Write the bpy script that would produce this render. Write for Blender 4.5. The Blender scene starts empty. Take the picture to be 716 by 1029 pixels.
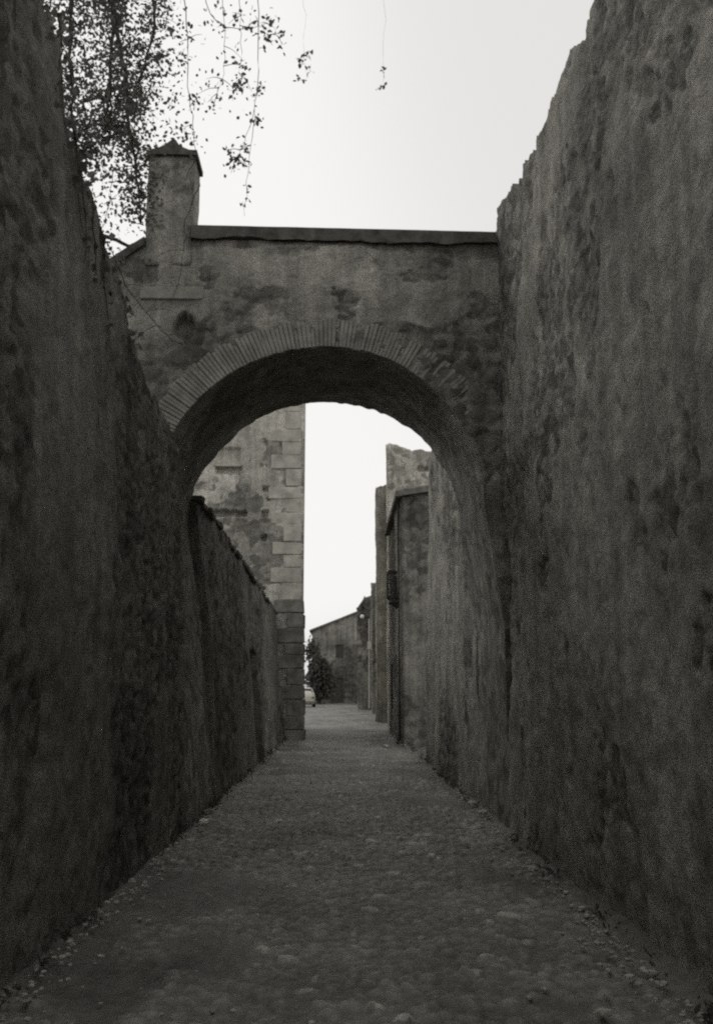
import bpy, bmesh, math, random
import numpy as np
from mathutils import Vector, Matrix
random.seed(7); RNG = np.random.default_rng(7)
SC = bpy.context.scene
COL = SC.collection
R = math.radians

# ------------------------------------------------------------------ noise
def _hash(ix, iy, iz, seed):
    h = (ix.astype(np.int64)*374761393 + iy.astype(np.int64)*668265263 + iz.astype(np.int64)*2147483647 + seed*974711) & 0xffffffff
    h = ((h ^ (h >> 13))*1274126177) & 0xffffffff
    h = ((h ^ (h >> 16))*2246822519) & 0xffffffff
    return ((h ^ (h >> 15)) & 0xffffff)/float(0xffffff)

def vnoise(x, y, z, seed=0):
    x, y, z = np.broadcast_arrays(np.asarray(x, float), np.asarray(y, float), np.asarray(z, float))
    x0, y0, z0 = np.floor(x), np.floor(y), np.floor(z)
    fx, fy, fz = x-x0, y-y0, z-z0
    fx, fy, fz = [t*t*t*(t*(t*6-15)+10) for t in (fx, fy, fz)]
    r = 0
    for a in (0, 1):
        for b in (0, 1):
            for c in (0, 1):
                w = (fx if a else 1-fx)*(fy if b else 1-fy)*(fz if c else 1-fz)
                r = r + w*_hash(x0+a, y0+b, z0+c, seed)
    return r*2-1

def fbm(x, y, z=0.0, oct=4, seed=0, gain=.5):
    a, s, r = 1., 1., 0.
    for i in range(oct):
        r = r + a*vnoise(np.asarray(x)*s, np.asarray(y)*s, np.asarray(z)*s, seed+i*17)
        a *= gain; s *= 2.03
    return r

def worley(u, v, seed=0, jit=.8):
    u0, v0 = np.floor(u), np.floor(v)
    f1 = np.full(np.shape(u), 9.); f2 = np.full(np.shape(u), 9.); cid = np.zeros(np.shape(u))
    for a in (-1, 0, 1):
        for b in (-1, 0, 1):
            cx, cy = u0+a, v0+b
            zz = np.zeros_like(cx)
            px = cx+.5+jit*(_hash(cx, cy, zz, seed)-.5)
            py = cy+.5+jit*(_hash(cx, cy, zz, seed+5)-.5)
            d = np.hypot(u-px, v-py)
            near = d < f1
            f2 = np.where(near, f1, np.minimum(f2, d))
            cid = np.where(near, _hash(cx, cy, zz, seed+9), cid)
            f1 = np.where(near, d, f1)
    return f1, f2, cid

def sstep(a, b, x):
    t = np.clip((x-a)/(b-a), 0, 1)
    return t*t*(3-2*t)

# ------------------------------------------------------------------ object helpers
def thing(name, label, cat, loc=(0, 0, 0), rz=0, group=None):
    o = bpy.data.objects.new(name, None); COL.objects.link(o)
    o.empty_display_size = .2
    o.location = loc; o.rotation_euler = (0, 0, rz)
    return tag(o, label, cat, group)

def tag(o, label, cat, group=None):
    o['label'] = label; o['category'] = cat
    if group: o['group'] = group
    return o

def mesh_obj(name, verts, faces, mat, parent=None, smooth=None, attrs=None):
    """verts in world coordinates of the parent frame (parents at identity unless stated)"""
    me = bpy.data.meshes.new(name)
    me.from_pydata([tuple(v) for v in verts] if not isinstance(verts, np.ndarray) else verts.tolist(), [], faces)
    if smooth is not None:
        if smooth is True: smooth = [True]*len(me.polygons)
        me.polygons.foreach_set('use_smooth', smooth)
    for k, arr in (attrs or {}).items():
        a = me.attributes.new(k, 'FLOAT', 'POINT'); a.data.foreach_set('value', np.asarray(arr, np.float32))
    if mat: me.materials.append(mat)
    me.update()
    o = bpy.data.objects.new(name, me); COL.objects.link(o)
    if parent: o.parent = parent
    return o

def bm_obj(name, bm, mat, parent=None, smooth=False):
    bmesh.ops.recalc_face_normals(bm, faces=bm.faces)
    me = bpy.data.meshes.new(name); bm.to_mesh(me); bm.free()
    if smooth: me.polygons.foreach_set('use_smooth', [True]*len(me.polygons))
    if mat: me.materials.append(mat)
    o = bpy.data.objects.new(name, me); COL.objects.link(o)
    if parent: o.parent = parent
    return o

def add_box(bm, lo, hi, bev=0.0, jit=0.0):
    vs = [bm.verts.new((x+random.uniform(-jit, jit), y+random.uniform(-jit, jit), z+random.uniform(-jit, jit)))
          for z in (lo[2], hi[2]) for y in (lo[1], hi[1]) for x in (lo[0], hi[0])]
    fs = [bm.faces.new([vs[i] for i in q]) for q in ((0, 2, 3, 1), (4, 5, 7, 6), (0, 1, 5, 4), (2, 6, 7, 3), (0, 4, 6, 2), (1, 3, 7, 5))]
    if bev:
        es = list({e for f in fs for e in f.edges})
        bmesh.ops.bevel(bm, geom=es, offset=bev, segments=2, affect='EDGES', profile=.5)

def add_tube(bm, pts, rads, n=7):
    pts = [Vector(p) for p in pts]
    rings = []
    for i, p in enumerate(pts):
        t = (pts[min(i+1, len(pts)-1)]-pts[max(i-1, 0)]).normalized()
        a = t.cross(Vector((0, 0, 1)))
        if a.length < 1e-3: a = t.cross(Vector((1, 0, 0)))
        a.normalize(); b = t.cross(a)
        r = rads[i] if hasattr(rads, '__len__') else rads
        rings.append([bm.verts.new(p+a*r*math.cos(2*math.pi*k/n)+b*r*math.sin(2*math.pi*k/n)) for k in range(n)])
    for i in range(len(rings)-1):
        for k in range(n):
            bm.faces.new((rings[i][k], rings[i][(k+1) % n], rings[i+1][(k+1) % n], rings[i+1][k]))
    bm.faces.new(rings[0][::-1]); bm.faces.new(rings[-1])

# ------------------------------------------------------------------ materials
def newmat(name):
    m = bpy.data.materials.new(name); m.use_nodes = True
    nt = m.node_tree; b = nt.nodes['Principled BSDF']
    return m, nt, b

def nd(nt, typ, **kw):
    n = nt.nodes.new(typ)
    for k, v in kw.items():
        if k in n.inputs: n.inputs[k].default_value = v
        else: setattr(n, k, v)
    return n

WARM = (1.0, .965, .86)
def g(v): return (v*WARM[0], v*WARM[1], v*WARM[2], 1)

def ramp(nt, src, p0, v0, p1, v1):
    r = nd(nt, 'ShaderNodeMapRange'); r.clamp = True
    r.inputs['From Min'].default_value = p0; r.inputs['From Max'].default_value = p1
    r.inputs['To Min'].default_value = v0; r.inputs['To Max'].default_value = v1
    nt.links.new(src, r.inputs['Value'])
    return r.outputs['Result']

def mul(nt, a, b):
    m = nd(nt, 'ShaderNodeMath', operation='MULTIPLY')
    for i, s in enumerate((a, b)):
        if hasattr(s, 'links'): nt.links.new(s, m.inputs[i])
        else: m.inputs[i].default_value = s
    return m.outputs[0]

def noise_tex(nt, vec, scale, detail=6, rough=.6, stretch=None):
    if stretch:
        mp = nd(nt, 'ShaderNodeMapping'); mp.inputs['Scale'].default_value = stretch
        nt.links.new(vec, mp.inputs['Vector']); vec = mp.outputs[0]
    n = nd(nt, 'ShaderNodeTexNoise'); n.inputs['Scale'].default_value = scale
    n.inputs['Detail'].default_value = detail; n.inputs['Roughness'].default_value = rough
    nt.links.new(vec, n.inputs['Vector'])
    return n.outputs['Fac']

def wall_mat(name, plaster, stone, streak=.45, blotch=.5, bump=.5, stone_scale=5., masked=True, axis='Y'):
    m, nt, b = newmat(name)
    L = nt.links.new
    co = nd(nt, 'ShaderNodeTexCoord').outputs['Object']
    if masked:
        at = nd(nt, 'ShaderNodeAttribute', attribute_name='mask').outputs['Fac']
    else:
        at = ramp(nt, noise_tex(nt, co, .9, 8, .62), .42, 0, .56, 1)
    # break the mask edge up
    ad = nd(nt, 'ShaderNodeMath', operation='ADD'); L(at, ad.inputs[0])
    L(ramp(nt, noise_tex(nt, co, 6, 6, .7), .3, -.4, .7, .4), ad.inputs[1])
    mk = ramp(nt, ad.outputs[0], .3, 0, .7, 1)
    vo = nd(nt, 'ShaderNodeTexVoronoi'); vo.inputs['Scale'].default_value = stone_scale
    wob = nd(nt, 'ShaderNodeVectorMath', operation='ADD'); L(co, wob.inputs[0])
    nz = nd(nt, 'ShaderNodeTexNoise'); nz.inputs['Scale'].default_value = 3
    L(co, nz.inputs['Vector'])
    sc = nd(nt, 'ShaderNodeVectorMath', operation='SCALE'); sc.inputs['Scale'].default_value = .25
    L(nz.outputs['Color'], sc.inputs[0]); L(sc.outputs[0], wob.inputs[1]); L(wob.outputs[0], vo.inputs['Vector'])
    sep = nd(nt, 'ShaderNodeSeparateColor'); L(vo.outputs['Color'], sep.inputs[0])
    stv = mul(nt, ramp(nt, sep.outputs[0], 0, .6, 1, 1.35), stone)
    # plaster, patchy
    plv = mul(nt, ramp(nt, noise_tex(nt, co, 2.2, 8, .65), .3, 1-blotch*.6, .7, 1+blotch*.35), plaster)
    mx = nd(nt, 'ShaderNodeMix', data_type='FLOAT')
    L(mk, mx.inputs[0]); L(stv, mx.inputs[2]); L(plv, mx.inputs[3])
    v = mx.outputs[0]
    v = mul(nt, v, ramp(nt, noise_tex(nt, co, .55, 5, .6), .33, 1-blotch, .66, 1.2))
    st = (3.2, 3.2, .16)
    v = mul(nt, v, ramp(nt, noise_tex(nt, co, 1.6, 7, .62, st), .36, 1-streak, .6, 1.12))
    v = mul(nt, v, ramp(nt, noise_tex(nt, co, 55, 5, .75), .32, .55, .68, 1.45))
    v = mul(nt, v, ramp(nt, noise_tex(nt, co, 10, 6, .75), .3, .74, .7, 1.25))
    cm = nd(nt, 'ShaderNodeCombineColor')
    for i in range(3): L(mul(nt, v, WARM[i]), cm.inputs[i])
    L(cm.outputs[0], b.inputs['Base Color'])
    b.inputs['Roughness'].default_value = .95; b.inputs['Specular IOR Level'].default_value = .15
    bp = nd(nt, 'ShaderNodeBump'); bp.inputs['Strength'].default_value = bump; bp.inputs['Distance'].default_value = .03
    hs = nd(nt, 'ShaderNodeMath', operation='ADD')
    L(noise_tex(nt, co, 30, 6, .7), hs.inputs[0]); L(noise_tex(nt, co, 110, 3, .6), hs.inputs[1])
    L(hs.outputs[0], bp.inputs['Height']); L(bp.outputs[0], b.inputs['Normal'])
    return m

def plain_mat(name, val, rough=.8, var=.35, scale=8, bump=.2, spec=.3, metal=0):
    m, nt, b = newmat(name); L = nt.links.new
    co = nd(nt, 'ShaderNodeTexCoord').outputs['Object']
    v = mul(nt, ramp(nt, noise_tex(nt, co, scale, 6, .65), .3, 1-var, .7, 1+var), val)
    cm = nd(nt, 'ShaderNodeCombineColor')
    for i in range(3): L(mul(nt, v, WARM[i]), cm.inputs[i])
    L(cm.outputs[0], b.inputs['Base Color'])
    b.inputs['Roughness'].default_value = rough; b.inputs['Specular IOR Level'].default_value = spec
    b.inputs['Metallic'].default_value = metal
    if bump:
        bp = nd(nt, 'ShaderNodeBump'); bp.inputs['Strength'].default_value = bump; bp.inputs['Distance'].default_value = .01
        L(noise_tex(nt, co, scale*5, 5, .7), bp.inputs['Height']); L(bp.outputs[0], b.inputs['Normal'])
    return m

M = dict(
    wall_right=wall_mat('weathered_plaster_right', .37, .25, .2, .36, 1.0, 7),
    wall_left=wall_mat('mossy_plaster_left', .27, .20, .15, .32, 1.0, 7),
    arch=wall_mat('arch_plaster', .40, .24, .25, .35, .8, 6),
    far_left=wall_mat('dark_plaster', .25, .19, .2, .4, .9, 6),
    tower=wall_mat('tower_stone', .64, .36, .2, .3, .8, 3.4),
    house_pale=wall_mat('pale_plaster', .80, .62, .2, .25, .6),
    house_grey=wall_mat('grey_plaster', .36, .24, .35, .45, .7),
    house_dark=wall_mat('dark_house_plaster', .32, .16, .3, .45, .6),
    brick=plain_mat('old_brick', .27, .95, .4, 3, .8, .1),
    coping=plain_mat('mossy_coping', .10, .95, .5, 7, .6, .1),
    plaque=plain_mat('worn_plaque', .25, .9, .3, 6, .4, .1),
    tile=plain_mat('clay_tile', .17, .9, .4, 5, .4, .1),
    lowquoin=plain_mat('shaded_cut_stone', .20, .95, .5, 3, .8, .1),  # darker copy of cut_stone: shade at the tower foot put into the colour
    wood=plain_mat('weathered_wood', .07, .8, .4, 12, .4, .2),
    iron=plain_mat('iron', .03, .6, .3, 10, .2, .4),
    quoin=plain_mat('cut_stone', .45, .92, .35, 3, .7, .1),
    bark=plain_mat('bark', .07, .95, .4, 14, .6, .1),
    leaf=plain_mat('leaf', .12, .7, .4, 9, 0, .2),
    fleaf=plain_mat('dark_leaf', .10, .8, .5, 3, 0, .15),
    pipe=plain_mat('pale_painted_pipe', .6, .6, .15, 6, .1, .3),
    globe=plain_mat('milk_glass', .8, .25, .05, 6, 0, .5),
    carpaint=plain_mat('pale_car_paint', .72, .35, .05, 4, 0, .5),
    glass=plain_mat('dark_car_glass', .02, .1, .1, 4, 0, .5),
    rubber=plain_mat('rubber', .02, .85, .2, 10, .1, .2),
    chrome=plain_mat('dull_chrome', .5, .35, .1, 10, 0, .5, 1),
    lens=plain_mat('red_lens', .12, .3, .1, 10, 0, .5),
    paper=plain_mat('white_paper', .8, .9, .1, 20, .1, .1),
    gravel=plain_mat('fallen_plaster_crumbs', .36, .95, .5, 9, .4, .1),
    palestone=plain_mat('pale_stone', .42, .95, .25, 20, .5, .1),
)

def street_mat():
    m, nt, b = newmat('worn_cobbles'); L = nt.links.new
    co = nd(nt, 'ShaderNodeTexCoord').outputs['Object']
    ca = nd(nt, 'ShaderNodeAttribute', attribute_name='cobble').outputs['Fac']   # per-stone tone
    jo = nd(nt, 'ShaderNodeAttribute', attribute_name='joint').outputs['Fac']    # 1 = stone top, 0 = dirt joint
    sv = ramp(nt, ca, 0, .15, 1, .28)
    pale = ramp(nt, ca, .95, 1., .97, 1.6)
    sv = mul(nt, sv, pale)
    sv = mul(nt, sv, ramp(nt, noise_tex(nt, co, 24, 6, .7), .3, .65, .7, 1.3))
    dv = mul(nt, ramp(nt, noise_tex(nt, co, 9, 6, .7), .3, .7, .7, 1.3), .12)
    mx = nd(nt, 'ShaderNodeMix', data_type='FLOAT'); L(jo, mx.inputs[0]); L(dv, mx.inputs[2]); L(sv, mx.inputs[3])
    v = mul(nt, mx.outputs[0], ramp(nt, noise_tex(nt, co, .8, 6, .6), .33, .62, .66, 1.25))
    cm = nd(nt, 'ShaderNodeCombineColor')
    for i in range(3): L(mul(nt, v, WARM[i]), cm.inputs[i])
    L(cm.outputs[0], b.inputs['Base Color'])
    b.inputs['Roughness'].default_value = .6; b.inputs['Specular IOR Level'].default_value = .4
    bp = nd(nt, 'ShaderNodeBump'); bp.inputs['Strength'].default_value = .5; bp.inputs['Distance'].default_value = .01
    L(noise_tex(nt, co, 60, 6, .7), bp.inputs['Height']); L(bp.outputs[0], b.inputs['Normal'])
    return m
def leafy(m, f):
    nt = m.node_tree; b = nt.nodes['Principled BSDF']; out = nt.nodes['Material Output']
    t = nt.nodes.new('ShaderNodeBsdfTranslucent'); mx = nt.nodes.new('ShaderNodeMixShader'); mx.inputs[0].default_value = f
    src = b.inputs['Base Color'].links[0].from_socket
    nt.links.new(src, t.inputs['Color']); nt.links.new(b.outputs[0], mx.inputs[1]); nt.links.new(t.outputs[0], mx.inputs[2])
    nt.links.new(mx.outputs[0], out.inputs['Surface'])
leafy(M['leaf'], .6); leafy(M['fleaf'], .3)
M['street'] = street_mat()
M['ground'] = plain_mat('dusty_earth', .16, .95, .3, .6, .4, .1)

# ------------------------------------------------------------------ walls
def frange(a, b, step): return list(np.linspace(a, b, max(2, int(round((b-a)/step))+1)))

def rough_wall(name, p0, p1, side, top, mat, parent=None, thick=.6, batter=0.0, ds=.05, s_arr=None, low=.05, plaster=.02,
               rubble=.03, fine=.008, mask=None, recess=(), jag=.03, zbot=-.15, seed=0, stone=3.2, streaky=0.0):
    p0 = np.array(p0, float); p1 = np.array(p1, float)
    Ln = np.hypot(*(p1-p0)); d = (p1-p0)/Ln
    N = np.array([d[1], -d[0]])*side
    s = np.array(s_arr if s_arr is not None else frange(0, Ln, ds))
    ts, tz = zip(*top)
    zt = np.interp(s, ts, tz)
    zt = zt + jag*fbm(s*1.4+seed, seed*1.3, 0, 5, seed+3, .65) + jag*.22*(worley(s*4.7, s*0+.5, seed)[2]-.5)+jag*.25*fbm(s*9, 2.2, 0, 4, seed+8, .7)
    nv = max(3, int((max(tz)-zbot)/ds)+1)
    t = np.linspace(0, 1, nv)
    S, T = np.meshgrid(s, t, indexing='ij')
    Z = zbot+(zt[:, None]-zbot)*T
    m = mask(S, Z) if mask else np.ones_like(S)
    f1, f2, cid = worley(S*stone+.4*fbm(S*4, Z*4, 0, 4, seed), Z*stone*1.35+.4*fbm(S*4, Z*4, 5, 4, seed), seed+40, 1.0)
    stones = np.clip((f2-f1)*2.4, 0, 1)**.6*(.65+.5*cid)
    D = low*fbm(S*.45, Z*.4, seed, 4, seed+1) + fine*fbm(S*9, Z*9, seed, 4, seed+2)
    D = D + m*plaster*(1+.35*fbm(S*2.2, Z*2.0, 3, 3, seed+6)) + (1-m)*(stones-.5)*rubble
    if streaky: D = D + streaky*fbm(S*3.5, Z*.45, 1, 5, seed+11, .6)
    for (a0, a1, z0, z1, dep) in recess:
        D = np.where((S > a0) & (S < a1) & (Z > z0) & (Z < z1), -dep, D)
    off = D - batter*np.maximum(Z, 0)
    X = p0[0]+d[0]*S+N[0]*off; Y = p0[1]+d[1]*S+N[1]*off
    ns = len(s)
    front = np.stack([X, Y, Z], -1).reshape(-1, 3)
    bx = p0[0]+d[0]*s-N[0]*thick; by = p0[1]+d[1]*s-N[1]*thick
    offt = -batter*zt
    bb = np.stack([bx, by, np.full(ns, zbot)], -1)
    bt = np.stack([bx+N[0]*offt, by+N[1]*offt, zt-.02], -1)
    verts = np.concatenate([front, bb, bt])
    I = lambda i, j: i*nv+j
    nb = ns*nv; ntp = nb+ns
    faces = []; sm = []
    ii, jj = np.meshgrid(np.arange(ns-1), np.arange(nv-1), indexing='ij')
    a = (ii*nv+jj).ravel(); b_ = ((ii+1)*nv+jj).ravel(); c = ((ii+1)*nv+jj+1).ravel(); e = (ii*nv+jj+1).ravel()
    q = np.stack([a, b_, c, e] if side > 0 else [a, e, c, b_], -1)
    faces += q.tolist(); sm += [True]*len(q)
    for i in range(ns-1):
        f = [[I(i, nv-1), I(i+1, nv-1), ntp+i+1, ntp+i], [ntp+i, ntp+i+1, nb+i+1, nb+i], [nb+i, nb+i+1, I(i+1, 0), I(i, 0)]]
        for k in f: faces.append(k if side > 0 else k[::-1]); sm.append(False)
    for i, flip in ((0, False), (ns-1, True)):
        k = [I(i, j) for j in range(nv)]+[ntp+i, nb+i]
        if flip: k = k[::-1]
        faces.append(k if side > 0 else k[::-1]); sm.append(False)
    mm = np.concatenate([m.ravel(), np.zeros(2*ns)])
    return mesh_obj(name, verts, faces, mat, parent, sm, {'mask': mm})

def patch_mask(seed, fs, fz, thr, soft=.12, zb=None, zgain=0):
    def f(S, Z):
        n = fbm(S*fs, Z*fz, seed, 6, seed, .58)
        if zb is not None: n = n+zgain*(Z-zb)
        return sstep(thr-soft, thr+soft, n)
    return f

# ------------------------------------------------------------------ ground
def build_ground():
    o = mesh_obj('ground', [(-700, -700, -.06), (700, -700, -.06), (700, 900, -.06), (-700, 900, -.06)], [(0, 1, 2, 3)], M['ground'])
    o['kind'] = 'structure'
    ys = np.array(frange(-9, 3.5, .2)[:-1]+frange(3.5, 14, .026)[:-1]+frange(14, 32, .05)[:-1]+frange(32, 110, .25))
    xs01 = np.linspace(0, 1, 181)
    lo = np.interp(ys, [-9, 28, 31, 40, 110], [-2.35, -2.35, -3, -6.5, -9]); hi = np.interp(ys, [-9, 22, 40, 70, 110], [2.35, 2.35, 2.6, 3.6, 6])
    Y, T = np.meshgrid(ys, xs01, indexing='ij')
    X = lo[:, None]+(hi-lo)[:, None]*T
    wx = X+.03*fbm(X*3, Y*3, 0, 2, 3); wy = Y+.03*fbm(X*3, Y*3, 4, 2, 4)
    f1, f2, cid = worley(wx*9.0, wy*12.5, 21, .9)
    st = np.clip((f2-f1)*2.6, 0, 1)
    amp = np.interp(Y, [3, 14, 30, 40], [1, 1, .7, .2])
    bed = .035*fbm(X*.7, Y*.5, 0, 4, 8)+.03*np.cos(np.clip(X/2.2, -1, 1)*math.pi)*.5
    edge = np.exp(-((np.abs(X+0.0)-1.85)/.16)**2)          # silt and dirt gathered at the foot of the walls
    cover = np.clip(edge*np.where(Y < 28, 1, 0)+sstep(.25, .6, fbm(X*.8, Y*.5, 9, 4, 31)), 0, 1)
    Z = bed+amp*((st**.55)*.032*(.4+1.1*cid)-.013)*(1-.8*cover)+.02*edge*np.where(Y < 28, 1, 0)+.004*fbm(X*14, Y*14, 0, 3, 12)
    Z = Z+.02
    nx = len(xs01); ny = len(ys)
    ii, jj = np.meshgrid(np.arange(ny-1), np.arange(nx-1), indexing='ij')
    a = ii*nx+jj
    q = np.stack([a, a+1, a+nx+1, a+nx], -1).reshape(-1, 4)
    o = mesh_obj('cobbled_street', np.stack([X, Y, Z], -1).reshape(-1, 3), q.tolist(), M['street'], None, True,
                 {'cobble': cid.ravel(), 'joint': (np.clip(st*1.6, 0, 1)*(1-cover)).ravel()})
    o['kind'] = 'structure'
build_ground()

# ------------------------------------------------------------------ near walls
def mask_right(S, Z):
    Y = S-9
    n = fbm(Y*.55, Z*.42, 3, 6, 77, .6)-.16*(Z-4.2)+.1*(6.5-Y)*.3
    return sstep(-.25, .2, n+.45)*(1-.8*sstep(.35, .6, fbm(Y*1.5, Z*1.1, 9, 5, 78, .6)))
sR = frange(0, 12.5, .25)[:-1]+frange(12.5, 19.97, .026)
o = rough_wall('rubble_wall', (1.80, -9), (1.88, 10.97), -1,
               [(0, 6.5), (13.5, 6.5), (15.55, 6.81), (16.0, 6.83), (16.6, 6.80), (17.5, 6.80), (18.5, 7.0), (19.3, 7.3), (19.8, 7.48), (20, 7.45)],
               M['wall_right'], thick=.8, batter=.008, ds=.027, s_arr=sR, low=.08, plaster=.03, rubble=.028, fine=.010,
               mask=mask_right, jag=.10, seed=5, stone=4.6, streaky=.008)
tag(o, 'tall crumbling wall with peeling plaster and ragged top on the near right, in front of the arch', 'wall')

sL = frange(0, 12, .25)[:-1]+frange(12, 19.97, .032)
o = rough_wall('stone_wall', (-1.74, -9), (-1.74, 10.97), 1,
               [(0, 6.3), (14.2, 6.35), (15.2, 6.26), (15.3, 5.73), (15.45, 5.52), (15.9, 5.38), (16.4, 5.1), (17.38, 4.9), (18.1, 4.6), (18.4, 4.5), (20, 4.45)],
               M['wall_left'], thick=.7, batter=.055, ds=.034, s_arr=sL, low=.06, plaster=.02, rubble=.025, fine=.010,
               mask=patch_mask(31, .5, .4, -.1), jag=.06, seed=12, stone=4.6, streaky=.01)
tag(o, 'dark foreground wall on the left whose top steps down towards the arch', 'wall')

# ------------------------------------------------------------------ the arched passage
YA, YB = 11.0, 13.3
CX, SPR, RISE, AL, AR = -.2, 3.80, 1.87, 2.02, 1.86
def arch_pt(t, off=0.0):
    """t in 0..1 left springing to right springing"""
    a = math.pi*(1-t)
    rx = (AL if math.cos(a) < 0 else AR)+off
    return CX+rx*math.cos(a), SPR+(RISE+off)*math.sin(a)
def build_passage():
    root = thing('arched_passage', 'plastered arch with brick ring and chimney spanning the cobbled street', 'arch', (0, 0, 0))
    # opening outline: left jamb up, over the arch, right jamb down
    inner = []
    xl, xr = CX-AL, CX+AR
    for z in np.linspace(-.15, SPR, 70, endpoint=False): inner.append((-1.735-.085*max(0, z)+(xl+1.735+.085*SPR)*max(0, z/SPR)**4, z))
    for t in np.linspace(0, 1, 240): inner.append(arch_pt(t))
    for z in np.linspace(SPR, -.15, 71)[1:]: inner.append((xr+.205*min(1, (SPR-z)/1.5), z))
    inner = np.array(inner)
    XL, XR, ZT = -3.7, 2.62, 7.08
    outl = [(XL, -.15), (XL, 6.12), (-2.47, 7.02), (-1.9, ZT), (XR, ZT-.05), (XR, -.15)]
    # outer point for each inner point
    n = len(inner); outer = np.zeros_like(inner)
    for i, (x, z) in enumerate(inner):
        if i < 70: outer[i] = (XL, z)
        elif i >= n-70: outer[i] = (XR, z)
        else:
            dx, dz = x-CX, z-SPR+.35
            best = 1e9
            for (ax, az), (bx, bz) in zip(outl[:-1], outl[1:]):
                den = dx*(bz-az)-dz*(bx-ax)
                if abs(den) < 1e-9: continue
                u = ((ax-CX)*(bz-az)-(az-(SPR-.35))*(bx-ax))/den
                w = ((ax-CX)*dz-(az-(SPR-.35))*dx)/den
                if u > .3 and -1e-6 <= w <= 1+1e-6: best = min(best, u)
            outer[i] = (CX+dx*best, SPR-.35+dz*best)
    K = 90
    T = np.linspace(0, 1, K)
    X = inner[:, 0][:, None]*(1-T)+outer[:, 0][:, None]*T
    Z = inner[:, 1][:, None]*(1-T)+outer[:, 1][:, None]*T
    lvl = 5.98+.10*fbm(X*1.1, X*0, 2, 4, 7)-.25*sstep(1.0, 2.0, np.abs(X-0.1)-.2)*np.where(X < 0, 1.6, 1)+.0
    lvl = lvl+.35*sstep(1.2, 1.7, X)
    nz = fbm(X*1.3, Z*1.3, 4, 6, 55, .6)
    m = sstep(-.16, .12, (Z-lvl)*1.3+.28*nz)
    m = m*(1-.8*sstep(.38, .62, fbm(X*2.4, Z*2.4, 1, 5, 91, .6)))
    m = m*(1-.85*sstep(6.80, 6.97, Z+.10*nz)*sstep(-1.95, -1.8, X))
    f1, f2, cid = worley(X*3.6+.3*nz, Z*4.6, 70)
    stn = np.clip((f2-f1)*2.4, 0, 1)**.6*(.6+.5*cid)
    D = .03*fbm(X*.7, Z*.7, 0, 4, 9)+.007*fbm(X*9, Z*9, 0, 4, 19)+m*.02+(1-m)*(stn-.5)*.035
    D = D-.16*sstep(1.0, .72, np.hypot((X+1.95)/.145, (Z-5.93)/.17)+.18*fbm(X*6, Z*6, 0, 3, 3))
    wt = np.minimum(1, np.minimum(T*14, (1-T)*14))[None, :]
    Yf = YA-D*wt-.0
    NI = 40
    yy = np.linspace(0, 1, NI)
    verts = [np.stack([X, Yf, Z], -1).reshape(-1, 3)]
    masks = [m.ravel()]
    faces = []; sm = []
    idx = np.arange(n*K).reshape(n, K)
    q = np.stack([idx[:-1, :-1], idx[:-1, 1:], idx[1:, 1:], idx[1:, :-1]], -1).reshape(-1, 4)
    faces += q.tolist(); sm += [True]*len(q)
    # soffit and jambs
    base = n*K
    A, Bv = np.meshgrid(np.arange(n), yy, indexing='ij')
    ix = inner[:, 0][:, None]+0*Bv; iz = inner[:, 1][:, None]+0*Bv
    cxv = ix-CX; czv = np.maximum(iz-SPR, 0); ln = np.hypot(cxv, czv)+1e-6
    dd = (.02*fbm(A*.04, Bv*3, 2, 4, 61)+.01*fbm(A*.25, Bv*14, 2, 3, 62))*np.minimum(1, np.minimum(Bv*12, 10))
    sx = ix-cxv/ln*dd; sz = iz-czv/ln*dd; sy = YA+(YB-YA)*Bv
    verts.append(np.stack([sx, sy, sz], -1).reshape(-1, 3)); masks.append((.08+.62*sstep(SPR-.2, SPR+.9, iz)).ravel())
    id2 = base+np.arange(n*NI).reshape(n, NI)
    q = np.stack([id2[:-1, :-1], id2[1:, :-1], id2[1:, 1:], id2[:-1, 1:]], -1)[:, :, ::-1].reshape(-1, 4)
    faces += q.tolist(); sm += [True]*len(q)
    # back face (coarse ring), top and sides
    b3 = base+n*NI
    verts.append(np.stack([outer[:, 0], np.full(n, YB), outer[:, 1]], -1)); masks.append(np.zeros(n))
    for i in range(n-1):
        faces.append([int(id2[i, -1]), int(id2[i+1, -1]), b3+i+1, b3+i]); sm.append(False)
        faces.append([int(idx[i, -1]), b3+i, b3+i+1, int(idx[i+1, -1])]); sm.append(False)
    mesh_obj('wall', np.concatenate(verts), faces, M['arch'], root, sm, {'mask': np.concatenate(masks)})
    # brick ring
    bm = bmesh.new(); NB = 132
    for k in range(NB):
        t0 = (k+random.uniform(.04, .1))/NB; t1 = (k+random.uniform(.9, .96))/NB
        bury = .045*max(sstep(.16, .06, t0), sstep(.58, .80, t0))+random.uniform(-.006, .006)
        if not .05 < t0 < .82: continue
        jo = random.uniform(-.025, .02); jy = random.uniform(-.012, .008)
        if random.random() < .04: jy += .02
        i0, i1 = arch_pt(t0, .006), arch_pt(t1, .006); o0, o1 = arch_pt(t0, .36+jo), arch_pt(t1, .36+jo)
        ys0, ys1 = YA-.022+jy+bury, YA+.12
        vv = [bm.verts.new((p[0], y, p[1])) for y in (ys0, ys1) for p in (i0, i1, o1, o0)]
        fs = [bm.faces.new([vv[i] for i in f]) for f in ((0, 1, 2, 3), (7, 6, 5, 4), (0, 4, 5, 1), (1, 5, 6, 2), (2, 6, 7, 3), (3, 7, 4, 0))]
        bmesh.ops.bevel(bm, geom=[e for e in fs[0].edges], offset=.005, segments=1, affect='EDGES')
    bm_obj('arch_ring', bm, M['brick'], root)
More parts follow.
